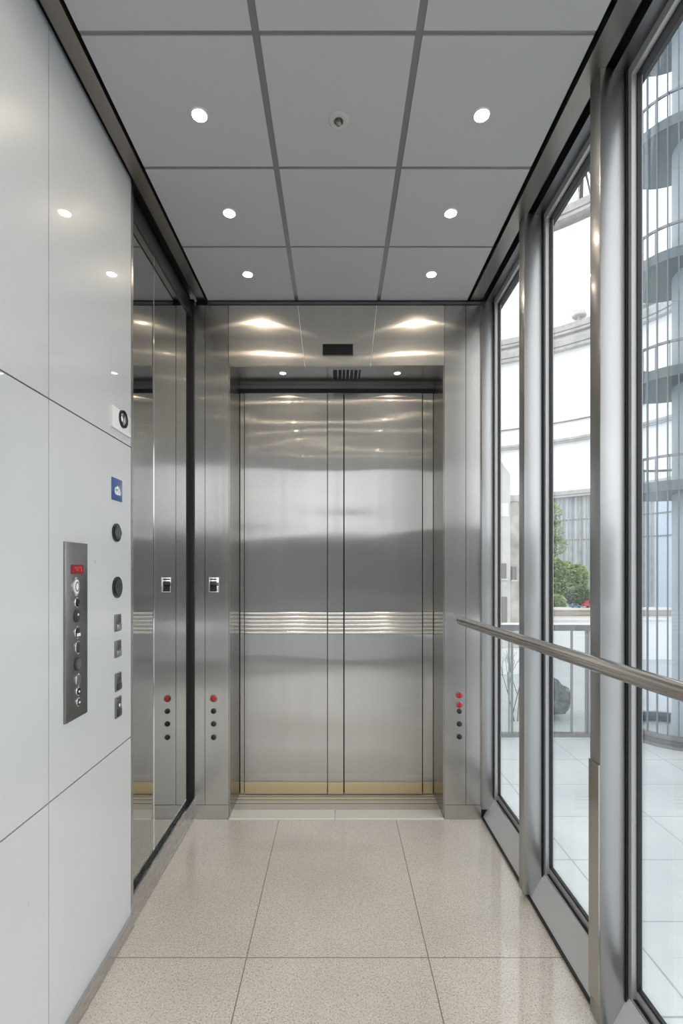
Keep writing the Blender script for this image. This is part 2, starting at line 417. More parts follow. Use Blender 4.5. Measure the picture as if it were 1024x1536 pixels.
trim('darksteel', -0.5, 0.49, 2.5295, 2.56, 2.078, 2.0965, 'steel door head above the gap')

# ------------------------------------------------------------------ window wall on the right
XI = 0.650
mull_y = [1.725, 1.226, 0.701, 0.176, -0.349, YB]
prof = [(0.672, 0.010), (0.720, 0.098), (0.728, 0.098), (0.745, -0.02), (0.672, -0.02)]
br = struct(MB().prism(prof, 1, YB, YD - 0.01).build('baseboard_right', 'sillplate'), 'sloping steel skirting under the windows')
box('bead', 'chrome', 0.7185, 0.7222, YB, YD - 0.024, 0.0975, 0.1015, br)
box('gasket', 'black', 0.7225, 0.729, YB, YD - 0.036, 0.0982, 0.103, br)
trim('black', 0.668, 0.674, YB, YD - 0.01, 0.0005, 0.012, 'black joint between floor and right skirting')
def mullion(n, y, label):
    o = struct(MB().box(XI, 0.7115, y, y + 0.050, 0.02, H - 0.004, 0.0015).build('trim_%d' % n, 'post', smooth=True), label)
    box('gasket', 'black', 0.712, 0.7175, y - 0.003, y + 0.053, 0.05, H - 0.012, o)
    return o
for i, y in enumerate(mull_y):
    mo = mullion(30 + i, y, 'steel window mullion')
    if i == 1: box('cover_strip', 'jamb', XI - 0.004, XI, y + 0.001, y + 0.049, 0.07, 0.668, mo)
cp = struct(MB().box(0.664, 0.722, YD - 0.022, YD - 0.002, 0.05, H - 0.012, 0.001).build('trim_40', 'post', smooth=True), 'steel corner post beside the far window')
box('gasket', 'black', 0.7222, 0.729, YD - 0.034, YD - 0.003, 0.09, H - 0.012, cp)
def window(n, y0, y1):
    w = bpy.data.objects.new('window_%d' % n, None); COL.objects.link(w); w.location = (0.735, (y0 + y1) / 2, 0.1)
    struct(w, 'tall clear window pane in the right wall')
    f = MB(); t = 0.014
    f.box(0.7180, 0.745, y0, y0 + t, 0.099, H - 0.012); f.box(0.7180, 0.745, y1 - t, y1, 0.099, H - 0.012)
    f.box(0.7295, 0.745, y0 + t, y1 - t, 0.100, 0.124); f.box(0.7180, 0.745, y0 + t, y1 - t, H - 0.036, H - 0.012)
    f.build('frame', 'frame', w)
    b_ = MB(); y0 += t; y1 -= t
    b_.box(0.7305, 0.741, y0, y0 + 0.004, 0.124, H - 0.036).box(0.7305, 0.741, y1 - 0.004, y1, 0.124, H - 0.036)
    b_.box(0.7315, 0.741, y0 + 0.004, y1 - 0.004, 0.124, 0.131).box(0.7305, 0.741, y0 + 0.004, y1 - 0.004, H - 0.043, H - 0.036)
    b_.build('gasket', 'black', w)
    box('pane', 'glass', 0.733, 0.739, y0 + 0.004, y1 - 0.004, 0.131, H - 0.043, w)
edges = [(1.777, YD - 0.03)] + [(mull_y[i + 1] + 0.052, mull_y[i] - 0.002) for i in range(5)]
for i, (a, b) in enumerate(edges): window(i + 1, a, b)

# rear glazed end of the cabin (behind the camera, seen only in reflections)
rw = struct(box('wall_rear', 'post', -0.68, 0.745, YB - 0.05, YB, 0.0, 0.12), 'glazed rear end of the lift cabin')
g = MB()
for x in (-0.68, -0.02, 0.705): g.box(x, x + 0.04, YB - 0.05, YB, 0.12, H)
g.box(-0.68, 0.745, YB - 0.05, YB, H - 0.10, H)
g.build('frame', 'post', rw)
box('pane', 'glass', -0.64, 0.705, YB - 0.028, YB - 0.022, 0.12, H - 0.10, rw)

# ------------------------------------------------------------------ handrail
a_, b_ = Vector((0.545, 2.200, 0.927)), Vector((0.637, 0.9135, 0.927))
dirv = (b_ - a_).normalized()
end = a_ + dirv * 2.5
t = thing('handrail', 'round polished steel handrail running along the window wall', 'handrail', a_)
R = 0.0185
MB().lathe([(0, 0), (R * .82, 0.0), (R, 0.004), (R, 2.5), (0, 2.5)], a_, dirv, 32).build('rail_tube', 'rail', t, smooth=True)
MB().lathe([(0, -0.0035), (R * .60, -0.0035), (R * .80, -0.0005), (R * .80, 0.002), (0, 0.002)], a_, dirv, 32).build('end_cap', 'chrome', t, smooth=True)
for y in (1.75, 1.251):
    p = a_ + dirv * ((a_.y - y) / -dirv.y)
    MB().tube(p + Vector((R * 0.7, 0, -0.004)), Vector((XI + 0.001, y, p.z - 0.004)), 0.006).build('bracket', 'chrome', t, smooth=True)

# ------------------------------------------------------------------ ceiling lights
order = ['nearest the doors', 'second from the doors', 'third from the doors', 'fourth from the doors', 'fifth from the doors', 'sixth from the doors', 'seventh from the doors']
rows = [2.088, 1.730, 1.357, 0.965, 0.585, 0.200, -0.185]
def downlight(x, y, z, r, label, group, lamp='lamp'):
    t = thing('downlight', label, 'ceiling light', (x, y, z), group)
    MB().lathe([(r * 0.98, 0.004), (r * 0.98, -0.0015), (r * 1.05, -0.004), (r * 1.16, -0.003), (r * 1.22, 0.0005), (r * 1.22, 0.004)], (x, y, z), (0, 0, 1), 36).build('trim_ring', 'white', t, smooth=True)
    MB().lathe([(0, -0.0035), (r * 0.6, -0.003), (r * 0.97, -0.0008), (r * 0.97, 0.003), (0, 0.003)], (x, y, z), (0, 0, 1), 36).build('lens', lamp, t, smooth=True)
for x, side in ((-0.378, 'left'), (0.395, 'right')):
    for k, y in enumerate(rows):
        downlight(x, y, H, 0.0190, 'bright round ceiling downlight in the %s column, %s' % (side, order[k]), 'ceiling downlights')
downlight(-0.262, 2.372, 2.097, 0.014, 'small round lamp at the left under the door header', 'lamps under the door header', 'lampsmall')
downlight(0.286, 2.372, 2.097, 0.014, 'small round lamp at the right under the door header', 'lamps under the door header', 'lampsmall')

# sprinkler head in the middle ceiling panel
c = Vector((0.003, 1.375, H))
t = thing('ceiling_sprinkler', 'small round recessed sprinkler head in the middle ceiling panel', 'sprinkler', c)
MB().lathe([(0.0135, 0.001), (0.0135, -0.003), (0.024, -0.004), (0.028, -0.001), (0.028, 0.001)], c, (0, 0, 1), 40).build('cover_ring', M['ledge'], t, smooth=True)
MB().lathe([(0, 0.0005), (0.0134, 0.0005), (0.0134, -0.002), (0.0115, -0.0025), (0.0115, -0.0005), (0, -0.0005)], c, (0, 0, 1), 32).build('socket', 'bronze', t, smooth=True)
MB().lathe([(0, -0.016), (0.004, -0.015), (0.0075, -0.011), (0.0085, -0.004), (0.0085, -0.0008), (0, -0.0008)], c, (0, 0, 1), 24).build('nozzle', 'midgrey', t, smooth=True)

# ------------------------------------------------------------------ vents
fy = YD - 0.008
t = thing('air_vent', 'black rectangular air vent in the steel door header', 'vent', (0.0015, fy, 2.146))
box('vent_backing', 'black', -0.066, 0.069, fy - 0.001, fy - 0.0002, 2.148, 2.193, t)
g = MB()
g.box(-0.069, 0.072, fy - 0.005, fy - 0.0002, 2.193, 2.1965).box(-0.069, 0.072, fy - 0.005, fy - 0.0002, 2.1445, 2.148)
g.box(-0.069, -0.066, fy - 0.005, fy - 0.0002, 2.148, 2.193).box(0.069, 0.072, fy - 0.005, fy - 0.0002, 2.148, 2.193)
g.build('vent_frame', 'darkgrey', t)
g = MB()
for k in range(5): g.box(-0.066, 0.069, fy - 0.004, fy - 0.0012, 2.152 + k * 0.0085, 2.1545 + k * 0.0085)
g.build('slat', 'blackgloss', t)
t = thing('slot_vent', 'row of black ventilation slots under the door header', 'vent', (0.040, 2.395, 2.097))
box('vent_plate', 'soffit', -0.030, 0.112, 2.325, 2.470, 2.0955, 2.0968, t)
wslot = [0.020, 0.015, 0.012, 0.013, 0.014, 0.015, 0.009]; x = -0.021
for w_ in wslot:
    box('slot', 'black', x, x + w_, 2.336, 2.458, 2.0948, 2.0954, t); x += w_ + 0.0055

# ------------------------------------------------------------------ left wall fittings
XW = -0.665
def wy(px): return 0.665 * K / (CX - px)
def wz(px, py_): return CZ - (py_ - CY) * wy(px) / K
def disc_x(c, r, h, name, mat, parent, dome=0.3, rz=1.0):
    pr = [(0, h), (r * 0.55, h * (1 - dome * 0.25)), (r * 0.85, h * (1 - dome * 0.6)), (r, h * (1 - dome)), (r, 0), (0, 0)]
    return MB().lathe(pr, c, (1, 0, 0), 32, rz).build(name, mat, parent, smooth=True)

# control panel
cy0, cy1, cz0, cz1 = 1.202, 1.307, 0.777, 1.221
t = thing('control_panel', 'tall brushed steel button plate with red display on the white wall', 'control panel', (XW, 1.2545, cz0))
PX = XW + 0.006
MB().box(XW, PX, cy0, cy1, cz0, cz1, 0.0012).build('face_plate', 'plate', t, smooth=True)
dz_ = wz(112, 854); dy_ = wy(112.5)
disp = box('display', 'reddisplay', PX - 0.001, PX + 0.0015, dy_ - 0.030, dy_ + 0.027, dz_ - 0.0115, dz_ + 0.0115, t)
g = MB()                                          # glowing glyph strokes on the display
def seg(y0, z0, y1, z1, w=0.0016):
    g.box(PX + 0.0015, PX + 0.0019, dy_ + min(y0, y1) - w / 2, dy_ + max(y0, y1) + w / 2, dz_ + min(z0, z1) - w / 2, dz_ + max(z0, z1) + w / 2)
seg(-0.018, 0.004, -0.010, 0.004); seg(-0.010, -0.001, -0.010, 0.006); seg(-0.004, -0.003, -0.004, 0.006); seg(-0.004, -0.003, 0.003, -0.003)
seg(0.003, -0.003, 0.003, 0.006); seg(0.008, 0.006, 0.015, 0.006); seg(0.015, -0.003, 0.015, 0.006); seg(0.018, -0.006, 0.018, 0.001)
g.build('digits', 'redglyph', disp)
bt = [(109, 880, 0.0165, 0.024, 'chrome', 'white'), (110.5, 904, 0.011, 0.0135, 'chrome', 'blackgloss'), (111, 924, 0.0135, 0.0165, 'darkgrey', 'darkgrey'),
      (111, 949, 0.0125, 0.0165, 'chrome', 'blackgloss'), (112, 971, 0.0125, 0.0185, 'chrome', 'darkgrey'), (112, 996, 0.0135, 0.0175, 'darkgrey', 'midgrey'),
      (112.5, 1020, 0.0125, 0.0165, 'chrome', 'midgrey'), (112.5, 1037, 0.0105, 0.0115, 'chrome', 'blackgloss'), (113, 1053, 0.0105, 0.0115, 'chrome', 'darkgrey')]
names = ['large pale key switch under the display', None, None, 'dark button with a bright bar', None, None, None, None, None]
for k, (px, py_, ry, rz, rim, face) in enumerate(bt):
    y = wy(px); z = wz(px, py_)
    bo = disc_x((PX, y, z), ry, 0.004, 'button', rim, t, 0.35, rz / ry)
    if names[k]: bo['label'] = names[k]
    disc_x((PX + 0.0036, y, z), ry * 0.74, 0.0022, 'button_face', face, bo, 0.4, rz / ry)
    if k == 3: box('bar_mark', 'white', PX + 0.0055, PX + 0.0064, y - 0.0085, y + 0.0085, z - 0.009, z - 0.001, bo)
    elif k in (2, 8, 7): MB().lathe([(0, 0.001), (0.003, 0.001), (0.003, 0), (0, 0)], (PX + 0.0055, y - 0.002, z + (0.004 if k == 2 else 0)), (1, 0, 0), 12).build('mark', 'white', bo)
    elif k == 0:
        MB().lathe([(0.009, 0.0006), (0.007, 0.0006), (0.007, 0), (0.009, 0)], (PX + 0.0056, y, z), (1, 0, 0), 24, 1.4).build('key_ring', 'midgrey', bo)

# camera / intercom lens on small white plate
y0, y1 = wy(166), wy(194)
zc = wz(181, 629); yc = wy(181)
t = thing('round_indicator', 'round black-rimmed glass lens on a small white plate, upper left wall', 'indicator', (XW, yc, zc))
zt = (wz(166, 610) + wz(194, 624)) / 2; zb = (wz(166, 641) + wz(194, 656)) / 2
MB().box(XW, XW + 0.006, y0, min(y1, 1.594), zb, zt, 0.001).build('back_plate', 'white', t, smooth=True)
MB().lathe([(0.021, 0.006), (0.021, 0.010), (0.0235, 0.013), (0.0265, 0.012), (0.0275, 0.006)], (XW, yc, zc), (1, 0, 0), 40).build('rim', 'blackgloss', t, smooth=True)
MB().lathe([(0, 0.0125), (0.010, 0.012), (0.0175, 0.010), (0.021, 0.0075), (0.021, 0.006), (0, 0.006)], (XW, yc, zc), (1, 0, 0), 40).build('lens', 'chrome', t, smooth=True)

# blue sign
y0, y1 = wy(167), wy(182); zt = wz(174, 718); zb = wz(174, 751); yc = (y0 + y1) / 2; zc = (zt + zb) / 2
t = thing('blue_sign', 'small blue rectangular sign with a white pictogram on the white wall', 'sign', (XW, yc, zb))
MB().box(XW, XW + 0.003, y0, y1, zb, zt, 0.0008).build('sign_plate', 'blue', t, smooth=True)
pts = [(-0.021, -0.004), (-0.017, -0.012), (-0.004, -0.014), (0.012, -0.013), (0.020, -0.013), (0.021, -0.004), (0.016, 0.005), (0.008, 0.011), (-0.003, 0.014), (-0.005, 0.009), (-0.013, 0.009), (-0.020, 0.004)]
ic = MB().prism([(yc + a * 0.92, zc - 0.002 + b) for a, b in pts], 0, XW + 0.003, XW + 0.0038).build('pictogram', 'white', t)
g = MB()
for a, b, w_, h_ in ((-0.012, -0.001, 0.003, 0.006), (-0.007, -0.003, 0.0025, 0.008), (-0.002, -0.001, 0.003, 0.004), (0.004, 0.001, 0.003, 0.003), (0.008, -0.006, 0.003, 0.004)):
    g.box(XW + 0.0038, XW + 0.0042, yc + a - w_ / 2, yc + a + w_ / 2, zc + b - h_ / 2, zc + b + h_ / 2)
g.build('dark_mark', 'blue', ic)

# two round fittings
def round_grille(px, py_, label, ry, rz, text):
    y = wy(px); z = wz(px, py_)
    t = thing('round_speaker', label, 'speaker', (XW, y, z), 'round wall fittings')
    disc_x((XW, y, z), ry, 0.006, 'rim', 'blackgloss', t, 0.3, rz / ry)
    disc_x((XW + 0.0055, y, z), ry * 0.80, 0.0022, 'face', 'darkgrey', t, 0.2, rz / ry)
    g = MB()
    if text:                                       # worn row of pale characters
        for k in range(6):
            yy = y - 0.019 + k * 0.0075
            g.box(XW + 0.0072, XW + 0.0082, yy, yy + 0.0022, z - 0.010, z - 0.002)
            if k % 2: g.box(XW + 0.0072, XW + 0.0082, yy, yy + 0.005, z - 0.004, z - 0.002)
        g.build('pale_lettering', 'midgrey', t)
    else:
        for k in range(-3, 4):
            hh = 0.62 * math.sqrt(max(0, (rz * 0.8) ** 2 - (k * 0.0066) ** 2))
            g.box(XW + 0.0070, XW + 0.0082, y + k * 0.0066 - 0.0014, y + k * 0.0066 + 0.0014, z - hh, z + hh)
        g.build('speaker_slot', 'midgrey', t)
round_grille(174, 799, 'round dark speaker grille on the white wall under the blue sign', 0.0275, 0.0275, False)
round_grille(175, 881, 'larger round black call fitting with pale lettering on the white wall', 0.031, 0.032, True)

# four rectangular switches in a column
lab = ['topmost of four', 'second from the top of four', 'third from the top of four', 'lowest of four']
for k, (px, py_, hh) in enumerate(((175.5, 934, 26), (175.5, 973, 26), (176, 1022.5, 28), (176, 1060.5, 32))):
    y = wy(px); z = wz(px, py_); h2 = hh / 2 * y / K * 0.96; w2 = 0.0185
    t = thing('wall_switch', 'narrow grey rectangular switch on the white wall, %s' % lab[k], 'switch', (XW, y, z - h2), 'rectangular wall switches')
    MB().box(XW, XW + 0.005, y - w2, y + w2, z - h2, z + h2, 0.001).build('switch_plate', 'midgrey', t, smooth=True)
    MB().box(XW + 0.0045, XW + 0.0065, y - w2 * 0.72, y + w2 * 0.72, z - h2 * 0.05, z + h2 * 0.85, 0.0006).build('label_field', 'plate', t, smooth=True)
    MB().box(XW + 0.0045, XW + 0.009, y - w2 * 0.72, y + w2 * 0.72, z - h2 * 0.82, z - h2 * 0.18, 0.0012).build('rocker', 'trimsteel' if k < 2 else 'darkgrey', t, smooth=True)
    if k == 3: MB().lathe([(0, 0.0008), (0.005, 0.0008), (0.005, 0), (0, 0)], (XW + 0.0065, y, z + h2 * 0.2), (1, 0, 0), 16).build('indicator_dot', 'white', t)
    else: box('mark', 'darkgrey', XW + 0.0065, XW + 0.007, y - 0.002, y + 0.003, z + h2 * 0.2, z + h2 * 0.45, t)

# ------------------------------------------------------------------ fittings on the door posts
FY = YD - 0.008
def push(x, z, r, mat, label, cat='button'):
    t = thing('push_button', label, cat, (x, FY, z), 'push buttons on the door posts')
    ax = (0, -1, 0)
    MB().lathe([(r * 0.86, 0), (r * 0.86, 0.004), (r, 0.003), (r * 1.06, 0)], (x, FY, z), ax, 28).build('bezel', 'midgrey' if mat == 'red' else 'darkgrey', t, smooth=True)
    b_ = MB().lathe([(0, 0.007), (r * 0.5, 0.0066), (r * 0.8, 0.005), (r * 0.87, 0.003), (r * 0.87, 0), (0, 0)], (x, FY, z), ax, 28).build('cap', mat, t, smooth=True)
    return t
nth = ['second', 'third', 'lowest']
push(-0.573, 0.5575, 0.0165, 'red', 'red round push button on the left door post, topmost of its column')
for k, z in enumerate((0.499, 0.440, 0.378)):
    push(-0.573, z, 0.0125, 'blackgloss', 'small black round push button on the left door post, %s' % (['just under the red button', 'third in its column', 'lowest in its column'][k]))
push(0.5635, 0.574, 0.0160, 'red', 'upper of two red round push buttons on the right door post')
push(0.5635, 0.529, 0.0155, 'red', 'lower of two red round push buttons on the right door post')
for k, z in enumerate((0.498, 0.440, 0.381)):
    push(0.5635, z, 0.0125 if k else 0.0115, 'blackgloss', 'small black round push button on the right door post, %s' % ['just under the red pair', 'middle of the three black ones', 'lowest in its column'][k])
t = thing('key_switch', 'small silver card reader with black window on the left door post', 'card reader', (-0.570, FY, 1.049))
MB().box(-0.593, -0.548, FY - 0.008, FY, 1.049, 1.119, 0.002).build('housing', 'chrome', t, smooth=True)
MB().box(-0.588, -0.556, FY - 0.0095, FY - 0.0075, 1.053, 1.100, 0.001).build('reader_window', 'blackgloss', t, smooth=True)
box('card_slot', 'black', -0.588, -0.556, FY - 0.0088, FY - 0.0078, 1.106, 1.112, t)

# ================================================================== outside
GZ = -3.0
GH = CZ - GZ
struct(box('ground', 'terrace', -40, 60, -30, 90, GZ - 0.2, GZ), 'pale tiled terrace outside the lift')

def gy(py_): return K * GH / (py_ - CY)     # distance of a ground point seen at row py_

# glass balustrade
YBAL = gy(1105)
def zrow(py_, Y): return CZ - (py_ - CY) * Y / K
def xcol(px, Y): return (px - CX) * Y / K
bx0, bx1 = xcol(735, YBAL), 7.14
t = thing('glass_balustrade', 'long clear glass screen with grey top rail across the terrace', 'balustrade', (bx0, YBAL, GZ))
zt = zrow(937, YBAL)
box('kerb', 'midgrey', bx0, bx1, YBAL - 0.05, YBAL + 0.10, GZ, GZ + 0.09, t)
box('top_rail', 'darksteel', bx0, bx1, YBAL - 0.04, YBAL + 0.04, zt - 0.15, zt, t)
box('top_cap', 'white', bx0, bx1, YBAL - 0.05, YBAL + 0.05, zt + 0.002, zt + 0.045, t)
for px, w_ in ((763, 0.03), (767.5, 0.05), (857, 0.05), (878.5, 0.04), (882, 0.05), (910, 0.05), (934, 0.05)):
    x = xcol(px, YBAL); box('post', 'midgrey', x - w_ / 2, x + w_ / 2, YBAL - 0.02, YBAL + 0.02, GZ + 0.09, zt - 0.15, t)
box('glass_panel', 'glass2', bx0, bx1, YBAL + 0.03, YBAL + 0.042, GZ + 0.09, zt - 0.15, t)

# round glass stair tower
tc = Vector((8.54, 12.50, GZ)); TR = 1.20; TZ = 19.0
t = thing('glass_tower', 'round glass stair tower with thin upright fins and dark decks', 'tower', tc)
for k, (rr, hh) in enumerate(((TR + 0.14, 0.07), (TR + 0.07, 0.16), (TR + 0.0, 0.26))):
    z0 = (0, 0.07, 0.16)[k]
    MB().lathe([(rr, z0), (rr, hh), (rr - 0.12, hh), (rr - 0.12, z0), (rr, z0)], tc, (0, 0, 1), 72).build('base_ring', 'midgrey' if k != 1 else 'darksteel', t, smooth=True)
MB().lathe([(TR - 0.06, 0.26), (TR - 0.06, TZ - GZ), (TR - 0.075, TZ - GZ), (TR - 0.075, 0.26)], tc, (0, 0, 1), 72).build('glass_drum', 'towerglass', t, smooth=True)
NF = 34
for k in range(NF):
    a = 2 * PI * (k + 0.5) / NF
    if math.sin(a) > 0.12: continue                 # side turned away
    d = Vector((math.cos(a), math.sin(a), 0)); p = tc + d * (TR - 0.04)
    f = MB(); s_ = Vector((-d.y, d.x, 0)) * 0.014
    q = [p - s_ - d * 0.012, p + s_ - d * 0.012, p + s_ + d * 0.03, p - s_ + d * 0.03]
    f.prism([(v.x, v.y) for v in q], 2, GZ + 0.26, TZ); f.build('fin', 'fin', t)
for zc in (3.03, 5.72, 8.48, 11.6, 14.7):
    dk = MB().lathe([(0, 0), (TR - 0.09, 0), (TR - 0.09, 0.24), (0, 0.24)], (tc.x, tc.y, zc), (0, 0, 1), 64).build('deck', 'slab', t, smooth=True)
    g = MB().lathe([(TR - 0.16, 0.80), (TR - 0.12, 0.80), (TR - 0.12, 0.86), (TR - 0.16, 0.86), (TR - 0.16, 0.80)], (tc.x, tc.y, zc), (0, 0, 1), 64)
    for k in range(22):
        a = 2 * PI * k / 22; p = Vector((tc.x + math.cos(a) * (TR - 0.14), tc.y + math.sin(a) * (TR - 0.14), zc + 0.24))
        g.tube(p, p + Vector((0, 0, 0.58)), 0.012, 6)
    g.build('deck_railing', 'midgrey', dk)
t = thing('round_column', 'thick plain grey column standing inside the glass tower', 'column', (9.22, 12.10, GZ))
MB().lathe([(0, 0.0), (0.90, 0.0), (0.90, 0.45), (0.88, 0.5), (0.88, 22.0), (0, 22.0)], (9.22, 12.10, GZ), (0, 0, 1), 64).build('shaft', 'columngrey', t, smooth=True)
# keep the column clear of the drum: it rises at its right-hand front

# long curved white building
def arc(px):                                         # plan of the curved front: distance by bearing
    u = (px - 750) / 135.0
    Y = 34.0 - 2.6 * u - 0.55 * u * u
    return Vector((xcol(px, Y), Y, 0))
pxs = [640 + i * 12 for i in range(36)]
line = [arc(p) for p in pxs]
def sweep(off0, off1, z0, z1, name, mat, parent):
    g = MB(); bm = g.bm; rows_ = []
    for i, p in enumerate(line):
        tg = (line[min(i + 1, len(line) - 1)] - line[max(i - 1, 0)]).normalized(); nrm = Vector((tg.y, -tg.x, 0))
        if nrm.y > 0: nrm = -nrm
        A = p + nrm * off1; B = p + nrm * off0
        rows_.append([bm.verts.new((A.x, A.y, z0)), bm.verts.new((A.x, A.y, z1)), bm.verts.new((B.x, B.y, z1)), bm.verts.new((B.x, B.y, z0))])
    for a, b in zip(rows_[:-1], rows_[1:]):
        for k in range(4): bm.faces.new((a[k], a[(k + 1) % 4], b[(k + 1) % 4], b[k]))
    bm.faces.new(rows_[0]); bm.faces.new(rows_[-1][::-1])
    bmesh.ops.recalc_face_normals(bm, faces=bm.faces[:])
    return g.build(name, mat, parent)
pm = arc(822); Ym = pm.y
t = thing('curved_building', 'long curved white building with grey ledges behind the trees', 'building', (pm.x, pm.y, GZ))
zD0, zD1 = zrow(749, Ym), zrow(740, Ym)
sweep(-1.2, 0.0, GZ, zD0, 'lower_cladding', 'glazing', t)
sweep(-1.2, 0.0, zD1, zrow(351, Ym), 'white_front', 'facade', t)
def ledge(y0, y1, depth):
    z0, z1 = zrow(y1, Ym), zrow(y0, Ym)
    l = sweep(-1.3, depth, z0, z1, 'ledge', 'ledge', t)
    sweep(depth, depth + 0.02, z0 + (z1 - z0) * 0.28, z0 + (z1 - z0) * 0.38, 'groove_shade', 'ledgedark', l)  # raised strip, coloured dark to stand for the shade in a groove
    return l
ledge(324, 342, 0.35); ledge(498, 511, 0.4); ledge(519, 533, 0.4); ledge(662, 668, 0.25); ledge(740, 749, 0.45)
sweep(0.0, 0.12, zrow(637.2, Ym), zrow(636, Ym), 'cable_line', 'midgrey', t)
g = MB()
for i in range(46):
    px = 780 + i * 4.4 + (1.2 if i % 3 else 0); p = arc(px); w_ = 0.035 if i % 4 else 0.06
    g.box(p.x - w_ / 2, p.x + w_ / 2, p.y - 0.10, p.y + 0.02, GZ, zD0)
g.build('cladding_rib', 'ledge', t)
sweep(0.0, 0.05, zrow(783, Ym), zrow(781, Ym), 'cladding_joint', 'midgrey', t)
sweep(0.0, 0.05, zrow(812, Ym), zrow(810.5, Ym), 'cladding_joint', 'midgrey', t)

# mushroom-shaped roof fitting on the double ledge
pd = arc(868); yd = pd.y - 0.25; zl = zrow(498, Ym)
cdm = Vector((xcol(868, yd), yd, zl))
t = thing('roof_dome', 'pale mushroom-shaped fitting standing on the ledge of the curved building', 'roof fitting', cdm)
MB().lathe([(0, 0.0), (0.10, 0.0), (0.10, 0.30), (0, 0.30)], cdm, (0, 0, 1), 20).build('stem', 'ledge', t, smooth=True)
MB().lathe([(0, 0.28), (0.38, 0.28), (0.43, 0.33), (0.40, 0.50), (0.28, 0.68), (0.12, 0.77), (0, 0.79)], cdm, (0, 0, 1), 28).build('cap', 'stonelight', t, smooth=True)

# plant with hanging fronds on the roof
pr = arc(880); cr_ = Vector((xcol(880, pr.y), pr.y + 0.8, zrow(324, Ym) + 0.01))
t = thing('rooftop_palm', 'grey-green palm with drooping fronds on the roof edge', 'plant', cr_)
MB().tube(cr_, cr_ + Vector((0.1, 0, 2.6)), 0.14, 10, 0.09).build('trunk', 'bark', t, smooth=True)
top = cr_ + Vector((0.1, 0, 2.6)); g = MB()
for k in range(26):
    a = random.uniform(0, 2 * PI); ln = random.uniform(1.6, 2.6); up = random.uniform(0.1, 0.9)
    prev = top
    for s_ in range(7):
        u = (s_ + 1) / 7
        nx = top + Vector((math.cos(a) * ln * u, math.sin(a) * ln * u * 0.6, up * u * 1.6 - 2.4 * u * u))
        w_ = 0.07 * (1 - u * 0.7); sd = Vector((-math.sin(a), math.cos(a), 0)) * w_
        g.bm.faces.new([g.bm.verts.new(v) for v in (prev - sd, prev + sd, nx + sd, nx - sd)])
        for sg in (-1, 1):
            tip = nx + Vector((-math.sin(a) * sg * 0.25, math.cos(a) * sg * 0.25, -0.32))
            g.bm.faces.new([g.bm.verts.new(v) for v in (nx, nx + Vector((0, 0, 0.03)), tip)])
        prev = nx
g.build('fronds', 'frond', t)

# old stone house
YH = 20.0
x0, xr, xe = xcol(700, YH), xcol(765, YH), xcol(800, YH)
t = thing('stone_house', 'weathered grey stone house with a sloping gable seen through the far window', 'house', (x0, YH, GZ))
MB().prism([(x0, GZ), (xr, GZ), (xr, zrow(712, YH)), (xcol(752, YH), zrow(693, YH)), (x0, zrow(640, YH))], 1, YH, YH + 4).build('gable_wall', 'stonelight', t)
box('annex_wall', 'stone', xr, xe, YH + 0.1, YH + 3.5, GZ, zrow(752, YH), t)
box('parapet', 'ledge', xr - 0.1, xe + 0.05, YH + 0.02, YH + 3.6, zrow(752, YH), zrow(745, YH), t)
box('pale_band', 'white', x0, xcol(762, YH), YH - 0.04, YH, zrow(775, YH), zrow(755, YH), t)
for px0, px1, p0, p1 in ((750, 759, 845, 868), (752, 760, 895, 935), (768, 774, 850, 870)):
    w_ = box('window_opening', 'windowdark', xcol(px0, YH), xcol(px1, YH), YH - 0.03, YH + 0.15, zrow(p1, YH), zrow(p0, YH), t)
    box('window_ledge', 'wallpale', xcol(px0 - 2, YH), xcol(px1 + 1, YH), YH - 0.12, YH, zrow(p1 + 2, YH), zrow(p1, YH), w_)
box('string_course', 'wallpale', x0, xe, YH - 0.06, YH + 0.1, zrow(938, YH), zrow(935, YH), t)
box('base_wall', 'white', x0, xe, YH - 0.3, YH - 0.0601, GZ, zrow(972, YH), t)

# retaining wall in tiers
YW = 24.0
wx0, wx1 = xcol(790, YW), xcol(1010, YW)
t = thing('garden_wall', 'low beige and white stepped garden wall in front of the trees', 'wall', (wx0, YW, GZ))
box('upper_tier', 'beige', wx0, wx1, YW, YW + 0.5, GZ, zrow(915, YW), t)
box('upper_cap', 'wallpale', wx0, wx1, YW - 0.08, YW + 0.55, zrow(915, YW) + 0.002, zrow(912, YW), t)
box('lower_tier', 'white', wx0, wx1, YW - 1.0, YW - 0.09, GZ, zrow(927, YW), t)
box('lower_cap', 'white', wx0, wx1, YW - 1.1, YW - 0.085, zrow(927, YW) + 0.002, zrow(924, YW), t)

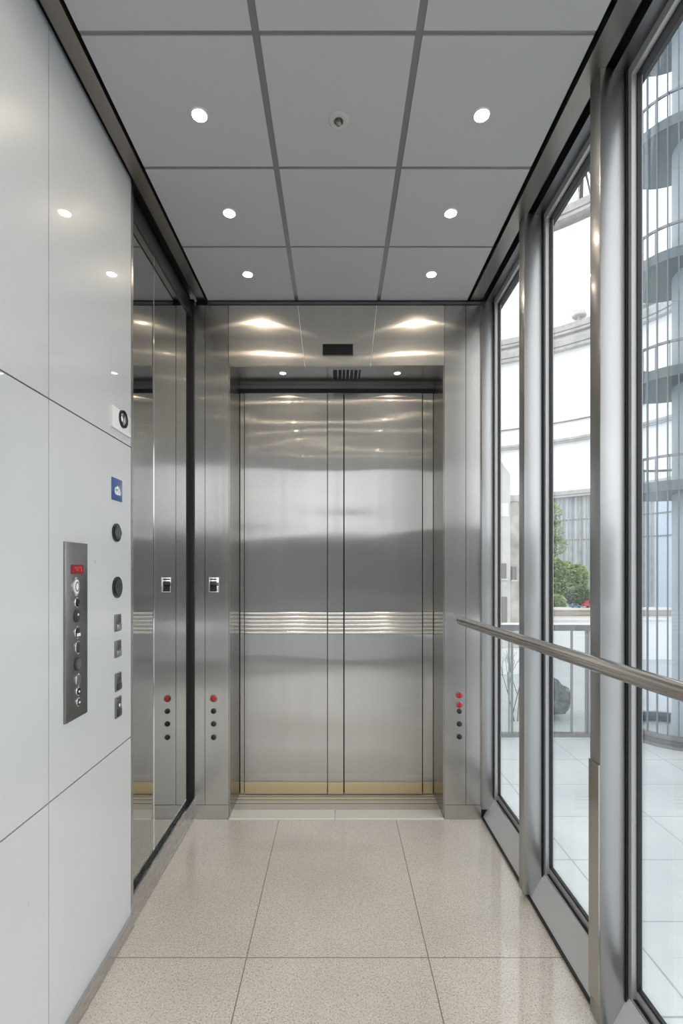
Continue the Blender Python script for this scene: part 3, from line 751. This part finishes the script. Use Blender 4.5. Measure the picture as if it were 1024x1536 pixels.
# trees and bushes
def leaves(blobs, n, size):
    g = MB(); tot = sum(b_[3] for b_ in blobs)
    for (cx, cy, cz, w_, rx, ry, rz) in blobs:
        for _ in range(int(n * w_ / tot)):
            while True:
                v = Vector((random.uniform(-1, 1), random.uniform(-1, 1), random.uniform(-1, 1)))
                if 0.15 < v.length < 1: break
            v = v.normalized() * (v.length ** 0.6)
            p = Vector((cx + v.x * rx, cy + v.y * ry, cz + v.z * rz))
            s_ = size * random.uniform(0.6, 1.3)
            a = Vector((random.gauss(0, 1), random.gauss(0, 1), random.gauss(0, 1))).normalized(); b_ = a.orthogonal().normalized()
            g.bm.faces.new([g.bm.verts.new(q) for q in (p - a * s_, p + b_ * s_ * 0.45, p + a * s_, p - b_ * s_ * 0.45)])
    return g
def tree(name, label, cat, px, Y, blobs, n, size, mat, group=None):
    """blobs in pixels of the view at distance Y: (px, py, rx, rz)"""
    s_ = Y / K
    base = Vector((xcol(px, Y), Y, GZ))
    t = thing(name, label, cat, base, group)
    bl = [(xcol(a, Y), Y, zrow(b, Y), rx * rz, rx * s_, rx * s_ * 0.8, rz * s_) for a, b, rx, rz in blobs]
    zt = max(b_[2] for b_ in bl)
    tr = MB().tube(base, Vector((base.x + 0.05, Y, zt)), 0.07, 8, 0.02)
    for b_ in bl: tr.tube((base.x, Y, b_[2] - b_[6] * 1.2), (b_[0], b_[1], b_[2]), 0.03, 6, 0.01)
    tr.build('trunk', 'bark', t)
    leaves(bl, n, size).build('foliage', mat, t)
YT = 28.6
tree('slender_tree', 'tall slender light-leaved tree rising above the bushes', 'tree', 832, YT,
     [(834, 772, 9, 18), (832, 798, 13, 16), (836, 818, 14, 14), (826, 835, 10, 12)], 1500, 0.08, 'leaf')
tree('round_bush', 'broad rounded green bush in front of the curved building', 'bush', 842, YT - 1.1,
     [(832, 858, 17, 22), (850, 862, 18, 20), (866, 868, 16, 22), (842, 880, 22, 18)], 7000, 0.10, 'leaf')
tree('low_bush', 'low bright green bush beside the garden wall at the left', 'bush', 832, YT - 3.3,
     [(834, 904, 15, 13), (824, 902, 12, 12)], 3000, 0.075, 'leaf')
tree('dark_bush', 'darker small-leaved bush at the right of the bright low one', 'bush', 861, YT - 2.2,
     [(858, 894, 14, 14), (872, 892, 13, 16)], 2800, 0.075, 'leafdark')

# two parked cars glimpsed over the wall
def car(px, Y, py_base, w_, mat, label):
    x = xcol(px, Y); z = zrow(py_base, Y)
    t = thing('parked_car', label, 'car', (x, Y, z), 'cars glimpsed over the garden wall')
    prof_ = [(-0.5, 0.18), (-0.5, 0.42), (-0.36, 0.47), (-0.24, 0.72), (0.16, 0.74), (0.32, 0.48), (0.5, 0.42), (0.5, 0.18)]
    MB().prism([(x + a * w_, z + b_ * w_ * 0.62) for a, b_ in prof_], 1, Y - w_ * 0.2, Y + w_ * 0.2).build('car_body', mat, t)
    box('side_window', 'blackgloss', x - 0.22 * w_, x + 0.15 * w_, Y - w_ * 0.2 - 0.006, Y - w_ * 0.2, z + 0.49 * w_ * 0.62, z + 0.68 * w_ * 0.62, t)
    for s_ in (-0.3, 0.3):
        MB().lathe([(0, 0), (0.085 * w_, 0), (0.085 * w_, 0.03), (0, 0.03)], (x + s_ * w_, Y - w_ * 0.2, z + 0.085 * w_), (0, -1, 0), 20).build('wheel', 'black', t)
car(886, YW + 0.25, 912.0, 0.8, 'carred', 'small red car glimpsed on the garden wall top, nearer the tower')
car(862, YW + 0.25, 912.0, 0.50, 'carblue', 'small blue vehicle glimpsed on the wall top left of the red one')

# dark boulder and bare shrub behind the balustrade
YR = 14.2
t = thing('dark_boulder', 'dark grey jagged rock standing behind the glass screen', 'rock', (xcol(815, YR), YR, GZ))
pts = [(790, 1075), (838, 1066), (842, 1055), (849, 1034), (845, 1029), (822, 1012), (806, 1004), (788, 1018)]
g = MB(); bm = g.bm
n_ = len(pts)
F = [bm.verts.new((xcol(a, YR) , YR - 0.35 + 0.1 * math.sin(i * 2.1), max(GZ, zrow(b, YR)))) for i, (a, b) in enumerate(pts)]
cxr = sum(v.co.x for v in F) / n_; czr = sum(v.co.z for v in F) / n_
Fi = [bm.verts.new((cxr + (v.co.x - cxr) * 0.75, YR - 0.62, max(GZ, czr + (v.co.z - czr) * 0.75))) for v in F]
B = [bm.verts.new((cxr + (v.co.x - cxr) * 0.85, YR + 0.5, max(GZ, czr + (v.co.z - czr) * 0.85))) for v in F]
for i in range(n_):
    j = (i + 1) % n_
    bm.faces.new((F[i], F[j], Fi[j], Fi[i])); bm.faces.new((F[i], B[i], B[j], F[j]))
bm.faces.new(Fi); bm.faces.new(B[::-1])
bmesh.ops.recalc_face_normals(bm, faces=bm.faces[:])
bmesh.ops.subdivide_edges(bm, edges=bm.edges[:], cuts=3, use_grid_fill=True)
for v in bm.verts:
    v.co += Vector((random.uniform(-.03, .03), random.uniform(-.05, .05), random.uniform(-.03, .03) if v.co.z > GZ + .03 else 0))
g.build('rock_body', 'rock', t)
YS = 13.6
t = thing('bare_shrub', 'leafless shrub of thin dark twigs behind the glass screen', 'shrub', (xcol(772, YS), YS, GZ))
g = MB()
def twig(p, d, ln, r, depth):
    q = p + d * ln; g.tube(p, q, r, 5, r * 0.7)
    if depth:
        for _ in range(2 + (depth > 1)):
            nd = (d + Vector((random.gauss(0, .35), random.gauss(0, .25), random.uniform(-.1, .3)))).normalized()
            twig(q, nd, ln * random.uniform(.6, .8), r * 0.65, depth - 1)
for k in range(3): twig(Vector((xcol(766 + 5 * k, YS), YS, GZ)), Vector((random.uniform(-.25, .25), 0, 1)).normalized(), 0.75, 0.018, 3)
g.build('twigs', 'bark', t)

# dark hedge beyond the rear of the lift (appears only as the dark band mirrored in the doors)
hd = MB()
for i in range(26):
    x = -26 + i * 2.1; y = -38.0 + random.uniform(-.3, .3)
    hd.box(x - 1.15, x + 1.15, y - 1.2, y + 1.2, GZ, 5.0 + random.uniform(-.5, .5), 0.3)
tag(hd.build('clipped_hedge', 'hedge'), 'tall dark hedge mirrored in the steel doors', 'hedge')

# ------------------------------------------------------------------ world, camera, view
w = bpy.data.worlds.new('overcast'); S.world = w; w.use_nodes = True
nt = w.node_tree; bg = nt.nodes['Background']
tc_ = nt.nodes.new('ShaderNodeTexCoord'); sp = nt.nodes.new('ShaderNodeSeparateXYZ'); nt.links.new(tc_.outputs['Generated'], sp.inputs[0])
r = ramp(nt, [(0.0, (0.95, 0.97, 1.0)), (0.35, (0.975, 0.99, 1.0)), (1.0, (0.92, 0.955, 1.0))])
nt.links.new(sp.outputs['Z'], r.inputs[0]); nt.links.new(r.outputs[0], bg.inputs['Color'])
bg.inputs['Strength'].default_value = 2.6

cam = bpy.data.cameras.new('camera'); co = bpy.data.objects.new('camera', cam); COL.objects.link(co)
co.location = (0, 0, CZ); co.rotation_euler = (PI / 2, 0, 0)
cam.sensor_fit = 'AUTO'; cam.sensor_width = 36; cam.lens = 36 * K / 1536
cam.shift_x = (512 - CX) / 1536; cam.shift_y = (CY - 768) / 1536
cam.clip_start = 0.02; cam.clip_end = 300
S.camera = co
S.view_settings.view_transform = 'Standard'; S.view_settings.look = 'None'
S.view_settings.exposure = -0.2; S.view_settings.gamma = 1.0
try: S.view_settings.use_curve_mapping = False
except Exception: pass
S.cycles.max_bounces = 14; S.cycles.transparent_max_bounces = 24; S.cycles.glossy_bounces = 8; S.cycles.diffuse_bounces = 6
S.cycles.use_denoising = True; S.cycles.sample_clamp_indirect = 6.0
